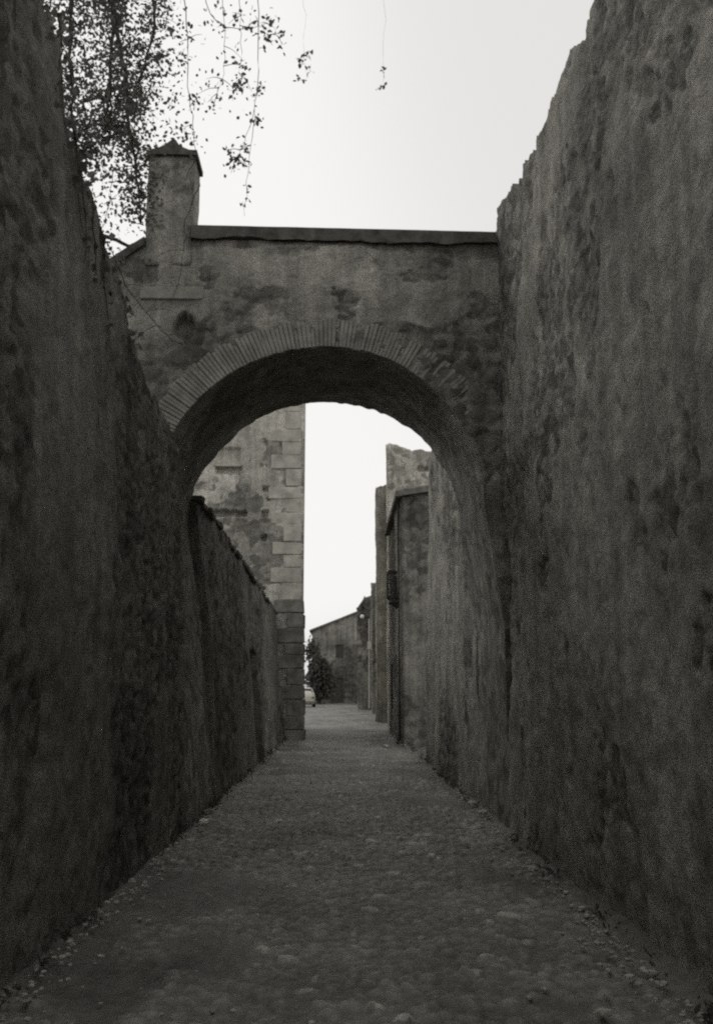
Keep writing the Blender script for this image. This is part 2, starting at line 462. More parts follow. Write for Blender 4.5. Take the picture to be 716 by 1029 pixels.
    # coping along the top, and down the short slope on the left
    def coping_strip(bm, a, b, h0, h1, seed):
        ns = 90
        rows = []
        for i in range(ns+1):
            f = i/ns; x = a[0]+(b[0]-a[0])*f; z = a[1]+(b[1]-a[1])*f
            e = .018*float(fbm(x*3, seed, 0, 4, seed)); e2 = .03*float(fbm(x*2.3, seed+3, 0, 5, seed+1))
            rows.append([bm.verts.new(p) for p in ((x, YA-.07+e, z-h0+e2), (x, YA-.08+e, z+h1*.6+e*.4), (x, YA+.10, z+h1+e*.5), (x, YB+.05, z+h1+.02), (x, YB+.05, z-.02), (x, YA+.02, z-.03))])
        for r0, r1 in zip(rows, rows[1:]):
            for k in range(6): bm.faces.new((r0[k], r0[(k+1) % 6], r1[(k+1) % 6], r1[k]))
        bm.faces.new(rows[0]); bm.faces.new(rows[-1][::-1])
    bm = bmesh.new(); coping_strip(bm, (-1.90, 7.13), (2.60, 7.05), .05, .17, 5)
    coping_strip(bm, (-3.7, 6.14), (-2.475, 7.02), .06, .09, 8)
    bm_obj('coping', bm, M['coping'], root)
    # chimney
    def grid_box(x0, x1, y0, y1, z0, z1, lean=0, amp=.012, k=9, nzv=26):
        vs = []; fcs = []
        ring = []
        for i in range(k): ring.append((x0+(x1-x0)*i/k, y0))
        for i in range(k): ring.append((x1, y0+(y1-y0)*i/k))
        for i in range(k): ring.append((x1-(x1-x0)*i/k, y1))
        for i in range(k): ring.append((x0, y1-(y1-y0)*i/k))
        nr = len(ring); cx, cy = (x0+x1)/2, (y0+y1)/2
        for j in range(nzv+1):
            z = z0+(z1-z0)*j/nzv
            for (x, y) in ring:
                dx, dy = x-cx, y-cy
                e = 1+amp*4*float(fbm(x*3.1, y*3.1, z*3.1, 4, 33))
                vs.append((cx+dx*e+lean*(z-z0), cy+dy*e, z))
        for j in range(nzv):
            for i in range(nr): fcs.append((j*nr+i, j*nr+(i+1) % nr, (j+1)*nr+(i+1) % nr, (j+1)*nr+i))
        fcs.append(tuple(range(nr))[::-1]); fcs.append(tuple(nzv*nr+i for i in range(nr)))
        return vs, fcs, [True]*(len(fcs)-2)+[False, False]
    vs, fcs, sm_ = grid_box(-2.475, -1.90, YA-.03, YA+.42, 6.72, 8.19, .006, .006)
    ch = mesh_obj('chimney', vs, fcs, M['arch'], root, sm_, {'mask': [.55 if v[2] > 6.98+.06*math.sin(v[0]*9) else .8 for v in vs]})
    bm = bmesh.new()   # cap: two hollow-curved tiles meeting in a ridge
    prof = [(-2.49, 8.225), (-2.42, 8.27), (-2.34, 8.285), (-2.26, 8.33), (-2.195, 8.385), (-2.165, 8.42), (-2.13, 8.385), (-2.09, 8.33), (-2.03, 8.285), (-1.96, 8.262), (-1.86, 8.258)]
    rows = []
    for y in np.linspace(YA-.07, YA+.46, 6):
        up = [bm.verts.new((x, y, z+random.uniform(-.006, .006))) for x, z in prof]
        dn = [bm.verts.new((x, y, min(z-.075, 8.195) if 0 < i < len(prof)-1 else z-.07)) for i, (x, z) in enumerate(prof)]
        rows.append(up+dn[::-1])
    for r0, r1 in zip(rows, rows[1:]):
        for k in range(len(r0)): bm.faces.new((r0[k], r0[(k+1) % len(r0)], r1[(k+1) % len(r0)], r1[k]))
    bm.faces.new(rows[0]); bm.faces.new(rows[-1][::-1])
    bm_obj('cap', bm, M['coping'], ch)
    bm = bmesh.new(); add_box(bm, (-2.50, YA-.035, 6.27), (-1.73, YA+.05, 6.44), .012, .008)
    bm_obj('plaque', bm, M['plaque'], root)
build_passage()

# ------------------------------------------------------------------ beyond the arch, left side
root = thing('garden_wall', 'low sloping garden wall with a dark doorway, left side beyond the arch', 'wall')
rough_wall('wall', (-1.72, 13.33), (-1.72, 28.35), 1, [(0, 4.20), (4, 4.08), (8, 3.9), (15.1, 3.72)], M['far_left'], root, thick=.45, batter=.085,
           ds=.06, low=.05, plaster=.025, rubble=.05, mask=patch_mask(8, .5, .35, 0.0), recess=[(6.4, 7.6, -1, 2.35, .3)], jag=.03, seed=22, streaky=.02)
bm = bmesh.new()
for i in range(50):
    y0 = 13.34+i*.3; zc = np.interp(y0-13.33, [0, 4, 8, 15.1], [4.20, 4.08, 3.9, 3.72])+random.uniform(-.018, .018)+.05*float(fbm(y0*.6, 3.3, 0, 4, 77))
    xo = -1.72-.085*zc
    add_box(bm, (xo-.52, y0, zc-.015), (xo+.07+random.uniform(-.04, .03), y0+.288, zc+.07), .014, .012)
bm_obj('coping', bm, M['coping'], root)
bm = bmesh.new()
for i in range(6):
    y0 = 19.74+i*.198
    add_box(bm, (-2.10, y0, 0), (-2.05, y0+.192, 2.3), .004)
dr = bm_obj('door', bm, M['wood'], root)
bm = bmesh.new(); add_tube(bm, [(-2.02, 20.75, 1.1), (-1.97, 20.75, 1.1), (-1.97, 20.62, 1.1)], .012); bm_obj('handle', bm, M['iron'], dr)

def tile_roof(name, c00, c10, c11, c01, mat, parent, thick=.12, pitch=.22):
    """c00-c10 is the eave, c01-c11 the upper edge; courses of round tiles run from eave to ridge"""
    c = [np.array(q, float) for q in (c00, c10, c11, c01)]
    nu = max(8, int(np.linalg.norm(c[1]-c[0])/pitch*6)); nv = max(3, int(np.linalg.norm(c[3]-c[0])/.35))
    nu = min(nu, 260)
    U, V = np.meshgrid(np.linspace(0, 1, nu+1), np.linspace(0, 1, nv+1), indexing='ij')
    P = c[0]*((1-U)*(1-V))[..., None]+c[1]*(U*(1-V))[..., None]+c[2]*(U*V)[..., None]+c[3]*((1-U)*V)[..., None]
    w = np.linalg.norm(c[1]-c[0])*U/pitch*math.pi
    P[..., 2] += .05*np.abs(np.sin(w))+.012*fbm(U*40, V*10, 0, 2, 5)
    top = P.reshape(-1, 3); bot = top.copy(); bot[:, 2] -= thick
    n = len(top); faces = []
    I = np.arange(n).reshape(nu+1, nv+1)
    q = np.stack([I[:-1, :-1], I[1:, :-1], I[1:, 1:], I[:-1, 1:]], -1).reshape(-1, 4)
    faces += q.tolist()+(q[:, ::-1]+n).tolist()
    edge = list(I[:, 0])+list(I[-1, 1:])+list(I[::-1, -1][1:])+list(I[0, ::-1][1:])
    for a, b in zip(edge, edge[1:]): faces.append([int(a), int(a)+n, int(b)+n, int(b)])
    o = mesh_obj(name, np.concatenate([top, bot]), faces, mat, parent)
    bm = bmesh.new(); bm.from_mesh(o.data); bmesh.ops.recalc_face_normals(bm, faces=bm.faces); bm.to_mesh(o.data); bm.free()
    return o

# tower house
root = thing('tower_house', 'tall stone tower house with cornerstones and a walled-up window, seen through the arch', 'house', (0, 0, 0))
TY = 28.5
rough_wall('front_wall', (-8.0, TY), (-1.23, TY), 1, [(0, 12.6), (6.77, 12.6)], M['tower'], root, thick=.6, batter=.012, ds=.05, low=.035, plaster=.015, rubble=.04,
           mask=lambda S, Z: patch_mask(14, .5, .5, .05)(S, Z)*sstep(3.2, 4.6, Z+.5*fbm(S*1.2, Z*.8, 0, 5, 3)), recess=[(4.02, 4.82, 8.05, 8.32, .22), (4.05, 4.78, 8.32, 8.86, .07), (4.04, 5.06, 6.72, 6.90, .2),  # bare darker stone low down also paints in the tower foot's shade
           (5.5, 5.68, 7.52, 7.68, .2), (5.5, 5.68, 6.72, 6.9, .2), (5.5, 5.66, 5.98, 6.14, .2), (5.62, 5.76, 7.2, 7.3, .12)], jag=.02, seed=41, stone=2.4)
rough_wall('side_wall', (-1.235, TY+.61), (-1.72, TY+9), 1, [(0, 12.58), (8.4, 12.58)], M['tower'], root, thick=.6, batter=.012, ds=.09, low=.03, plaster=.015, rubble=.04,
           mask=patch_mask(15, .5, .5, .05), jag=.02, seed=42, stone=2.4)
rough_wall('rear_wall', (-8.0, TY+9.01), (-1.75, TY+9.01), -1, [(0, 12.5), (6.25, 12.5)], M['tower'], root, thick=.5, ds=.5, low=.03, seed=43)
rough_wall('side_wall', (-8.01, TY+.61), (-8.01, TY+9), -1, [(0, 12.5), (8.4, 12.5)], M['tower'], root, thick=.5, ds=.5, low=.03, seed=44)
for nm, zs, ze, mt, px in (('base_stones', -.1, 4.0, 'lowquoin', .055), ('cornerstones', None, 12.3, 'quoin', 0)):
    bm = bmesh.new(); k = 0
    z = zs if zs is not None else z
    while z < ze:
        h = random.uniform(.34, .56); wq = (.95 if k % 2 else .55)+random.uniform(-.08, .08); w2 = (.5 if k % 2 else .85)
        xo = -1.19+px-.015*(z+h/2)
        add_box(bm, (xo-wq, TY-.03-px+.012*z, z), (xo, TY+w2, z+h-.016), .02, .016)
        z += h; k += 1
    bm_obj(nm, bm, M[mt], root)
tile_roof('roof', (-8.4, TY-.3, 12.5), (-1.55, TY-.3, 12.5), (-2.5, TY+4.5, 14.2), (-6.8, TY+4.5, 14.2), M['tile'], root)
tile_roof('roof', (-2.0, TY+9.3, 12.5), (-8.4, TY+9.3, 12.5), (-6.8, TY+4.5, 14.2), (-2.5, TY+4.5, 14.2), M['tile'], root)
bm = bmesh.new(); add_box(bm, (-4.03, TY-.03+.095, 8.30), (-3.18, TY+.2, 8.36), .01, .005); wl = bm_obj('window_sill', bm, M['quoin'], root)
bm = bmesh.new()   # slanting scar of a vanished roof
for i in range(14):
    f = i/14; x = -4.1+f*1.75; zc = 5.68-f*1.2
    add_box(bm, (x, TY-.03, zc-.09), (x+.118, TY+.12, zc+.01), .008, .008)
bm_obj('roof_scar', bm, M['coping'], root)

# ------------------------------------------------------------------ beyond the arch, right side
o = rough_wall('garden_wall', (1.865, 13.32), (1.84, 21.0), -1, [(0, 7.1), (3, 6.9), (6, 6.75), (7.67, 6.62)], M['wall_right'], thick=.6, batter=.012, ds=.05,
               low=.07, plaster=.03, rubble=.05, mask=patch_mask(66, .5, .35, -.15), jag=.05, seed=51, streaky=.02)
tag(o, 'high streaked plaster wall on the right just beyond the arch', 'wall')

def house(name, label, x0, y0, x1, y1, dx, zl, zr, mat, seed, front_recess=(), side_recess=(), ds=.08, batter=0.0, roof=None, side_top=None):
    root = thing(name, label, 'house')
    rough_wall('front_wall', (x0, y0), (x1, y0), 1, [(0, zl), (x1-x0, zr)], mat, root, thick=.4, ds=ds, low=.04, plaster=.02, rubble=.04,
               mask=patch_mask(seed, .5, .4, -.1), recess=front_recess, jag=.07, seed=seed, streaky=.012)
    L = math.hypot(dx, y1-y0)
    st = side_top or [(0, zl-.01), (L, zl-.01)]
    rough_wall('street_wall', (x0+.004, y0+.41), (x0+dx, y1), -1, st, mat, root, thick=.4, ds=ds, low=.04, plaster=.02, rubble=.04,
               mask=patch_mask(seed+1, .5, .4, -.1), recess=side_recess, jag=.02, seed=seed+1, streaky=.02)
    rough_wall('rear_wall', (x0+dx, y1+.41), (x1, y1+.41), -1, [(0, zl), (x1-x0-dx, zr)], mat, root, thick=.4, ds=.5, low=.02, seed=seed+2, jag=.01)
    rough_wall('rear_wall', (x1+.01, y0+.41), (x1+.01, y1), 1, [(0, zr), (y1-y0-.41, zr)], mat, root, thick=.4, ds=.5, low=.02, seed=seed+3, jag=.01)
    return root
def side_door(root, x0, y0, dx, y1, s0, s1, zt, dep, seed):
    d = np.array([dx, y1-y0-.41]); L = np.hypot(*d); d /= L; Nn = np.array([-d[1], d[0]])
    bm = bmesh.new(); nb = max(3, int((s1-s0)/.18)); w = (s1-s0)/nb
    for i in range(nb):
        add_box(bm, (s0+i*w+.003, -dep+.01, 0), (s0+(i+1)*w-.003, -dep+.06, zt), .004)
    for v in bm.verts:
        s, nn, zz = v.co
        p = np.array([x0, y0+.41])+d*s+Nn*nn
        v.co = (p[0], p[1], zz)
    o = bm_obj('door', bm, M['wood'], root)
    bm = bmesh.new(); s = s1-.15
    p = np.array([x0, y0+.41])+d*s+Nn*(-dep+.09)
    bmesh.ops.create_uvsphere(bm, u_segments=8, v_segments=6, radius=.035, matrix=Matrix.Translation((p[0], p[1], 1.05)))
    bm_obj('handle', bm, M['iron'], o, True)

# house with the projecting eave and the window cage
HB = house('house', 'low house with projecting tiled eave and caged window, right side of street', 1.62, 25.9, 5.6, 32.9, 0.0, 6.92, 7.5, M['house_grey'], 61,
           side_recess=[(2.3, 3.5, -1, 2.5, .22), (4.6, 5.6, .9, 2.3, .18)], ds=.06)
tile_roof('roof', (1.45, 25.75, 6.95), (1.45, 33.0, 6.95), (5.7, 33.0, 7.65), (5.7, 25.75, 7.65), M['tile'], HB, .16)
side_door(HB, 1.624, 25.9, 0, 32.9, 2.3, 3.5, 2.45, .20, 1)
bm = bmesh.new(); add_box(bm, (1.76, 30.93, .9), (1.80, 31.9, 2.3), .004); wn = bm_obj('window', bm, M['wood'], HB)
bm = bmesh.new()
for i in range(7): add_tube(bm, [(1.58, 31.0+i*.14, .9), (1.58, 31.0+i*.14, 2.3)], .012, 6)
bm_obj('grille', bm, M['iron'], wn)
# caged window high on the facade
bm = bmesh.new()
y0, y1, zb, zt, xo = 27.55, 28.35, 4.12, 4.92, 1.30
for i in range(6):
    y = y0+(y1-y0)*i/5
    add_tube(bm, [(1.60, y, zt), (xo, y, zt), (xo, y, zb+.1), (xo+.12, y, zb-.08), (1.60, y, zb-.25)], .017, 6)
for zz in (zt, zt-.27, zt-.54, zb+.06):
    add_tube(bm, [(1.60, y0, zz), (xo, y0, zz), (xo, y1, zz), (1.60, y1, zz)], .017, 6)
for xx in (1.40, 1.50):
    for y in (y0, y1): add_tube(bm, [(xx, y, zt), (xx, y, zb-.06)], .012, 6)
cg = bm_obj('window_cage', bm, M['iron'], HB)
bm = bmesh.new(); 
for (a, b) in ((zb-.12, zb-.02),):
    add_box(bm, (1.34, y0+.03, a), (1.60, y1-.03, b), .01)
bm_obj('sill', bm, M['coping'], cg)
bm = bmesh.new(); add_box(bm, (1.44, y0+.12, zb), (1.585, y1-.12, zt-.12), .01); bm_obj('shutter', bm, M['wood'], cg)
bm = bmesh.new(); add_tube(bm, [(1.54, 26.4, 6.7), (1.54, 26.4, .2), (1.46, 26.4, .05)], .032, 8); bm_obj('drainpipe', bm, M['iron'], HB)

HC = house('house', 'tall pale house with blank upper wall rising behind the low eaved house', 1.585, 33.4, 6.4, 41.3, .42, 10.36, 9.1, M['house_pale'], 71,
           front_recess=[(1.05, 1.5, 9.25, 9.4, .2)], side_recess=[(2.0, 3.1, -1, 2.5, .2), (2.1, 3.0, 4.2, 5.6, .2)])
tile_roof('roof', (1.62, 33.7, 10.22), (2.0, 41.8, 10.22), (6.5, 41.8, 8.98), (6.5, 33.7, 8.98), M['tile'], HC, .1)
side_door(HC, 1.589, 33.4, .42, 41.3, 2.0, 3.1, 2.45, .18, 2)
bm = bmesh.new(); add_box(bm, (1.86, 35.95, 4.2), (1.90, 36.8, 5.6), .004); bm_obj('window', bm, M['wood'], HC)
HD = house('house', 'narrow grey house standing proud of the pale house, right side of street', 1.47, 42.2, 6.0, 54.5, .55, 10.6, 10.9, M['house_grey'], 81,
           side_recess=[(2.0, 3.1, -1, 2.5, .2)])
tile_roof('roof', (1.5, 42.5, 10.42), (2.1, 54.9, 10.42), (6.1, 54.9, 11.0), (6.1, 42.5, 10.7), M['tile'], HD, .1)
side_door(HD, 1.474, 42.2, .55, 54.5, 2.0, 3.1, 2.45, .18, 3)
HE = house('house', 'small low house with a flat parapet beyond the narrow grey house', 1.66, 56, 6.0, 64.0, .4, 7.70, 7.74, M['house_grey'], 91,
           side_recess=[(2.0, 3.1, -1, 2.5, .2)])
tile_roof('roof', (1.70, 56.2, 7.60), (2.15, 64.3, 7.60), (6.1, 64.3, 7.65), (6.1, 56.2, 7.65), M['tile'], HE, .1)
side_door(HE, 1.664, 56, .4, 64.0, 2.0, 3.1, 2.45, .18, 4)
HF = thing('house', 'dark ruinous house with broken gable and pale drainpipe near street end', 'house')
rough_wall('front_wall', (.98, 66), (6, 66), 1, [(0, 7.1), (.2, 7.35), (.42, 7.75), (.5, 7.95), (.56, 7.75), (.85, 7.8), (1.0, 7.95), (5, 8.2)], M['house_dark'], HF, thick=.5, ds=.07,
           low=.05, plaster=.03, rubble=.07, mask=patch_mask(95, .5, .5, .1), recess=[(.25, .55, 6.55, 7.0, .2)], jag=.07, seed=95)
rough_wall('street_wall', (.984, 66.51), (1.6, 76), -1, [(0, 7.05), (9.5, 6.8)], M['house_dark'], HF, thick=.5, ds=.12, low=.05, mask=patch_mask(96, .5, .5, .1), seed=96)
tile_roof('roof', (.9, 66.55, 7.0), (1.5, 76, 6.8), (6.2, 76, 8.1), (6.2, 66.55, 8.1), M['tile'], HF, .1)
bm = bmesh.new(); add_tube(bm, [(1.78, 65.9, 6.2), (1.78, 65.9, 4.6)], .055, 8); add_tube(bm, [(1.78, 65.9, 4.1), (1.78, 65.9, .1)], .05, 8)
add_box(bm, (1.66, 65.78, 4.1), (1.90, 65.96, 4.62), .03)
bm_obj('drainpipe', bm, M['pipe'], HF)
# wall lamp
lp = thing('street_lamp', 'small white globe lamp on a bracket of the dark ruinous house', 'lamp', (0, 0, 0))
bm = bmesh.new(); add_tube(bm, [(1.30, 65.97, 6.62), (1.30, 65.75, 6.66), (1.30, 65.58, 6.60), (1.30, 65.56, 6.48)], .022, 7); bm_obj('bracket', bm, M['iron'], lp)
bm = bmesh.new(); bmesh.ops.create_uvsphere(bm, u_segments=16, v_segments=10, radius=.15, matrix=Matrix.Translation((1.30, 65.56, 6.32))); bm_obj('globe', bm, M['globe'], lp, True)

# far house closing the street
HG = thing('house', 'farthest house with sloping gable line closing the end of the street', 'house')
rough_wall('front_wall', (-2.95, 90), (5.5, 90), 1, [(0, 6.75), (3.9, 8.35), (8.4, 10.1)], M['house_dark'], HG, thick=.5, ds=.12, low=.06, plaster=.03, rubble=.05,
           mask=lambda S, Z: sstep(4.3, 5.6, Z+.9*fbm(S*.6, Z*.5, 0, 5, 3)-.25*(S-3)), jag=.04, seed=101, recess=[(2.2, 3.0, 4.2, 5.4, .2), (1.9, 3.0, -1, 2.3, .2)])
rough_wall('side_wall', (-2.95, 90.51), (-2.95, 102), -1, [(0, 6.7), (11.5, 6.7)], M['house_grey'], HG, thick=.5, ds=.3, low=.05, seed=102)
tile_roof('roof', (-3.2, 89.75, 6.78), (-3.2, 102, 6.78), (5.6, 102, 10.26), (5.6, 89.75, 10.26), M['tile'], HG, .12)
bm = bmesh.new(); add_box(bm, (-.72, 90.12, 4.22), (.02, 90.17, 5.38), .01); bm_obj('window', bm, M['wood'], HG)
bm = bmesh.new(); add_box(bm, (-1.03, 90.12, 0), (.03, 90.17, 2.28), .01); bm_obj('door', bm, M['wood'], HG)

# ------------------------------------------------------------------ vegetation
def leaf_mesh(name, centers, normals_spread, size, mat, parent, aspect=.55, droop=0.0, seed=1):
    rng = np.random.default_rng(seed)
    n = len(centers); C = np.asarray(centers)
    d = rng.normal(size=(n, 3)); d[:, 2] -= droop; d /= np.linalg.norm(d, axis=1)[:, None]
    u = rng.normal(size=(n, 3)); s = np.cross(d, u); s /= np.linalg.norm(s, axis=1)[:, None]
    nn = np.cross(d, s)
    sz = size*rng.uniform(.6, 1.3, n)[:, None]
    w = sz*aspect*.5
    v = np.stack([C, C+d*sz*.4+s*w+nn*sz*.08, C+d*sz*.75+s*w*.7+nn*sz*.05, C+d*sz, C+d*sz*.75-s*w*.7+nn*sz*.05, C+d*sz*.4-s*w+nn*sz*.08], 1).reshape(-1, 3)
    b = np.arange(n)*6
    f = np.concatenate([np.stack([b, b+1, b+2, b+3], -1), np.stack([b, b+3, b+4, b+5], -1)])
    return mesh_obj(name, v, f.tolist(), mat, parent)

def overhanging_tree():
    root = thing('overhanging_tree', 'leafy tree with thin drooping twigs overhanging the left wall', 'tree', (0, 0, 0))
    bmT = bmesh.new()
    add_tube(bmT, [(-3.6, 7.6, -.1), (-3.55, 7.65, 2), (-3.62, 7.8, 4), (-3.4, 7.9, 6), (-3.2, 7.95, 7.6), (-3.0, 8.0, 8.8)], [.19, .16, .15, .12, .09, .06], 10)
    bm_obj('trunk', bmT, M['bark'], root)
    bm = bmesh.new(); leaves = []
    rng = random.Random(3)
    def smooth(pts, k=6):
        out = []
        P = [Vector(p) for p in pts]; P = [P[0]*2-P[1]]+P+[P[-1]*2-P[-2]]
        for i in range(1, len(P)-2):
            for j in range(k):
                t = j/k
                a, b, c, d = P[i-1], P[i], P[i+1], P[i+2]
                out.append(.5*((2*b)+(c-a)*t+(2*a-5*b+4*c-d)*t*t+(3*b-a-3*c+d)*t**3))
        out.append(P[-2]); return out
    def clump(p, n, r):
        for _ in range(n):
            leaves.append((p[0]+rng.gauss(0, r), p[1]+rng.gauss(0, r*1.2), p[2]+rng.gauss(0, r)))
    def strand(pts, r0, r1, twigs, tlen, lv, start=0.0, lr=.05):
        sp = smooth(pts); n = len(sp)
        sp = [sp[0]]+[q+Vector((rng.gauss(0, .008), rng.gauss(0, .01), rng.gauss(0, .008))) for q in sp[1:]]
        add_tube(bm, sp, [r0+(r1-r0)*i/(n-1) for i in range(n)], 6)
        for _ in range(twigs):
            f = start+(1-start)*rng.random(); b = sp[min(n-1, int(f*n))]
            a = rng.uniform(0, 6.283); ln = tlen*rng.uniform(.5, 1.2)
            e = b+Vector((math.cos(a)*ln, math.sin(a)*ln, -ln*rng.uniform(-.5, .9)))
            m = (b+e)/2+Vector((0, 0, ln*.12))
            tw = smooth([b, m, e], 4)
            add_tube(bm, tw, [.0045-.003*i/(len(tw)-1) for i in range(len(tw))], 4)
            for q in tw[2:]:
                clump(q, rng.randint(*lv), lr)
    T = Vector((-3.0, 8.0, 8.8)); T2 = Vector((-3.2, 7.95, 7.6))
    # limb skeleton above the picture, then the hanging strands
    strand([T, (-2.7, 7.9, 9.0), (-2.25, 7.8, 8.6), (-2.1, 7.7, 7.7), (-1.97, 7.7, 6.95), (-1.89, 7.72, 6.35), (-1.83, 7.75, 5.98), (-1.78, 7.75, 5.62)], .032, .006, 80, .2, (1, 3), .3, .04)
    strand([T2, (-2.8, 7.7, 8.2), (-2.45, 7.4, 7.8), (-2.36, 7.3, 7.1), (-2.32, 7.3, 6.5), (-2.27, 7.3, 6.1), (-2.22, 7.3, 5.85)], .03, .005, 110, .24, (1, 4), .25, .04)
    strand([T2, (-2.7, 8.1, 8.3), (-2.3, 8.2, 8.2), (-2.22, 8.1, 7.4), (-2.2, 8.1, 6.9), (-2.17, 8.1, 6.65)], .03, .005, 110, .26, (1, 4), .3, .04)
    strand([T, (-2.6, 8.3, 9.2), (-2.1, 8.3, 8.9), (-1.85, 8.2, 8.0), (-1.9, 8.1, 7.45), (-2.05, 8.1, 6.9)], .03, .005, 110, .26, (1, 3), .3, .04)
    strand([T, (-2.4, 8.0, 9.5), (-1.8, 7.9, 9.0), (-1.5, 7.8, 7.9), (-1.43, 7.8, 7.1), (-1.36, 7.8, 6.5), (-1.29, 7.8, 6.0)], .007, .002, 14, .14, (0, 2), .3, .035)
    strand([T, (-2.2, 8.2, 9.7), (-1.5, 8.2, 9.2), (-1.2, 8.1, 8.2), (-1.15, 8.1, 7.4), (-1.2, 8.1, 7.1)], .006, .001, 14, .2, (0, 2), .5, .04)
    strand([T, (-2.0, 7.6, 9.4), (-1.4, 7.5, 8.4), (-1.2, 7.5, 7.5), (-.9, 7.5, 7.35), (-.68, 7.5, 7.4), (-.62, 7.5, 7.3)], .006, .001, 10, .14, (0, 2), .5, .035)
    strand([T, (-1.7, 8.1, 10), (-1.2, 8.1, 9.0), (-1.0, 8.0, 8.0), (-.98, 8.0, 7.4), (-1.0, 8.0, 7.05)], .006, .001, 9, .16, (0, 2), .5, .035)
    strand([T, (-1.5, 8.0, 9.8), (-.9, 7.9, 8.6), (-.8, 7.8, 7.4), (-.82, 7.8, 6.75), (-.95, 7.8, 6.3), (-.99, 7.8, 6.28)], .006, .001, 12, .12, (0, 2), .55, .035)
    strand([(-.82, 7.8, 6.75), (-.86, 7.8, 6.2), (-.89, 7.8, 5.72)], .003, .0015, 4, .07, (0, 1), .3, .02)
    strand([T, (-1.2, 7.6, 10), (-.5, 7.5, 8.8), (-.36, 7.5, 7.6), (-.37, 7.5, 7.15), (-.33, 7.5, 6.85)], .0014, .0006, 5, .06, (0, 2), .8, .02)
    strand([T, (-.9, 7.6, 10.2), (.1, 7.5, 9.2), (.33, 7.5, 7.9), (.34, 7.5, 7.1), (.34, 7.5, 6.76)], .0014, .0006, 4, .05, (0, 1), .85, .015)
    # cluster round the tip of the first strand, and one against the sky above the chimney
    for c, n, s in (((-1.87, 7.75, 5.92), 110, .08), ((-1.80, 7.75, 5.66), 60, .06), ((-1.9, 7.8, 6.75), 90, .16), ((-1.65, 7.9, 7.1), 90, .18), ((-2.1, 7.7, 6.9), 60, .2), ((-1.44, 7.8, 6.48), 30, .06), ((-1.86, 7.75, 6.1), 40, .12),
                    ((-.68, 7.5, 7.36), 30, .08), ((-.98, 7.8, 6.3), 18, .07), ((-.85, 7.8, 6.7), 12, .06), ((-1.02, 8.0, 7.08), 12, .05)):
        clump(c, n, s)
    # bare twigs in front of the chimney and the arch face
    strand([(-1.29, 7.8, 6.0), (-1.55, 8.6, 6.1), (-1.75, 9.6, 6.2), (-2.0, 10.4, 6.05), (-2.3, 10.5, 5.9)], .004, .0025, 4, .3, (0, 0), .3)
    strand([(-2.14, 7.3, 5.5), (-2.1, 8.0, 5.45), (-2.15, 9.0, 5.5), (-2.0, 10.2, 5.5), (-1.9, 10.6, 5.55)], .006, .003, 5, .3, (0, 0), .3)
    strand([(-2.15, 8.1, 6.35), (-2.18, 8.1, 5.9), (-2.2, 7.9, 5.45)], .004, .002, 3, .15, (0, 1), .3, .02)
    # dead limb resting on the foot of the chimney
    strand([T2, (-3.35, 9.2, 7.5), (-3.15, 10.6, 7.12), (-2.8, 11.15, 7.10), (-2.49, 11.2, 7.02)], .04, .016, 6, .22, (0, 0), .2)
    bm_obj('branches', bm, M['bark'], root)
    # leafy crown behind the wall head, dense on the left
    for _ in range(2000):
        x = -2.15-abs(rng.gauss(0, .38)); zz = rng.uniform(5.6, 9.4)
        if x > -2.15+.05*(zz-6): continue
        leaves.append((x, rng.uniform(7.1, 9.0), zz))
    for _ in range(700):
        x = -2.05+abs(rng.gauss(0, .30)); zz = 6.15+abs(rng.gauss(0, 1.1))+max(0, (x+2.0))*.9
        if fbm(x*4.0, 3.0, zz*4.0, 2, 8) < -.05: continue
        leaves.append((x, rng.uniform(7.2, 8.6), zz))
    leaf_mesh('foliage', leaves, 1, .044, M['leaf'], root, .62, .5, 4)
overhanging_tree()

# ivy over the head of the left wall
def ivy():
    root = thing('ivy', 'ivy patch on the head of the dark foreground wall under the overhanging tree', 'climbing plant')
    rng = random.Random(9); L = []; bm = bmesh.new()
    xw = lambda z: -1.74-.055*z+.05
    for k in range(9):
        y = rng.uniform(5.6, 7.2); ztop = np.interp(y, [5, 6.2, 6.3, 7.4, 9.1], [6.3, 6.2, 5.6, 5.05, 4.6])+.03; ln = rng.uniform(.3, 1.0)
        pts = []
        zz = ztop
        while zz > ztop-ln:
            pts.append((xw(zz)+.02, y, zz)); y += rng.gauss(0, .05); zz -= .12
            if rng.random() < .8:
                for _ in range(rng.randint(1, 4)):
                    L.append((xw(zz)+rng.uniform(.01, .06), y+rng.gauss(0, .07), zz+rng.gauss(0, .07)))
        if len(pts) > 2: add_tube(bm, pts, [.008-.005*i/(len(pts)-1) for i in range(len(pts))], 5)
    for k in range(500):
        y = rng.uniform(5.2, 8.6); ztop = np.interp(y, [5, 6.2, 6.3, 7.4, 9.1], [6.3, 6.2, 5.6, 5.05, 4.6])
        L.append((xw(ztop)-rng.uniform(-.06, .35), y, ztop+abs(rng.gauss(0, .06))))
    bm_obj('stems', bm, M['bark'], root)
    leaf_mesh('foliage', L, 1, .06, M['leaf'], root, .8, .6, 6)
ivy()

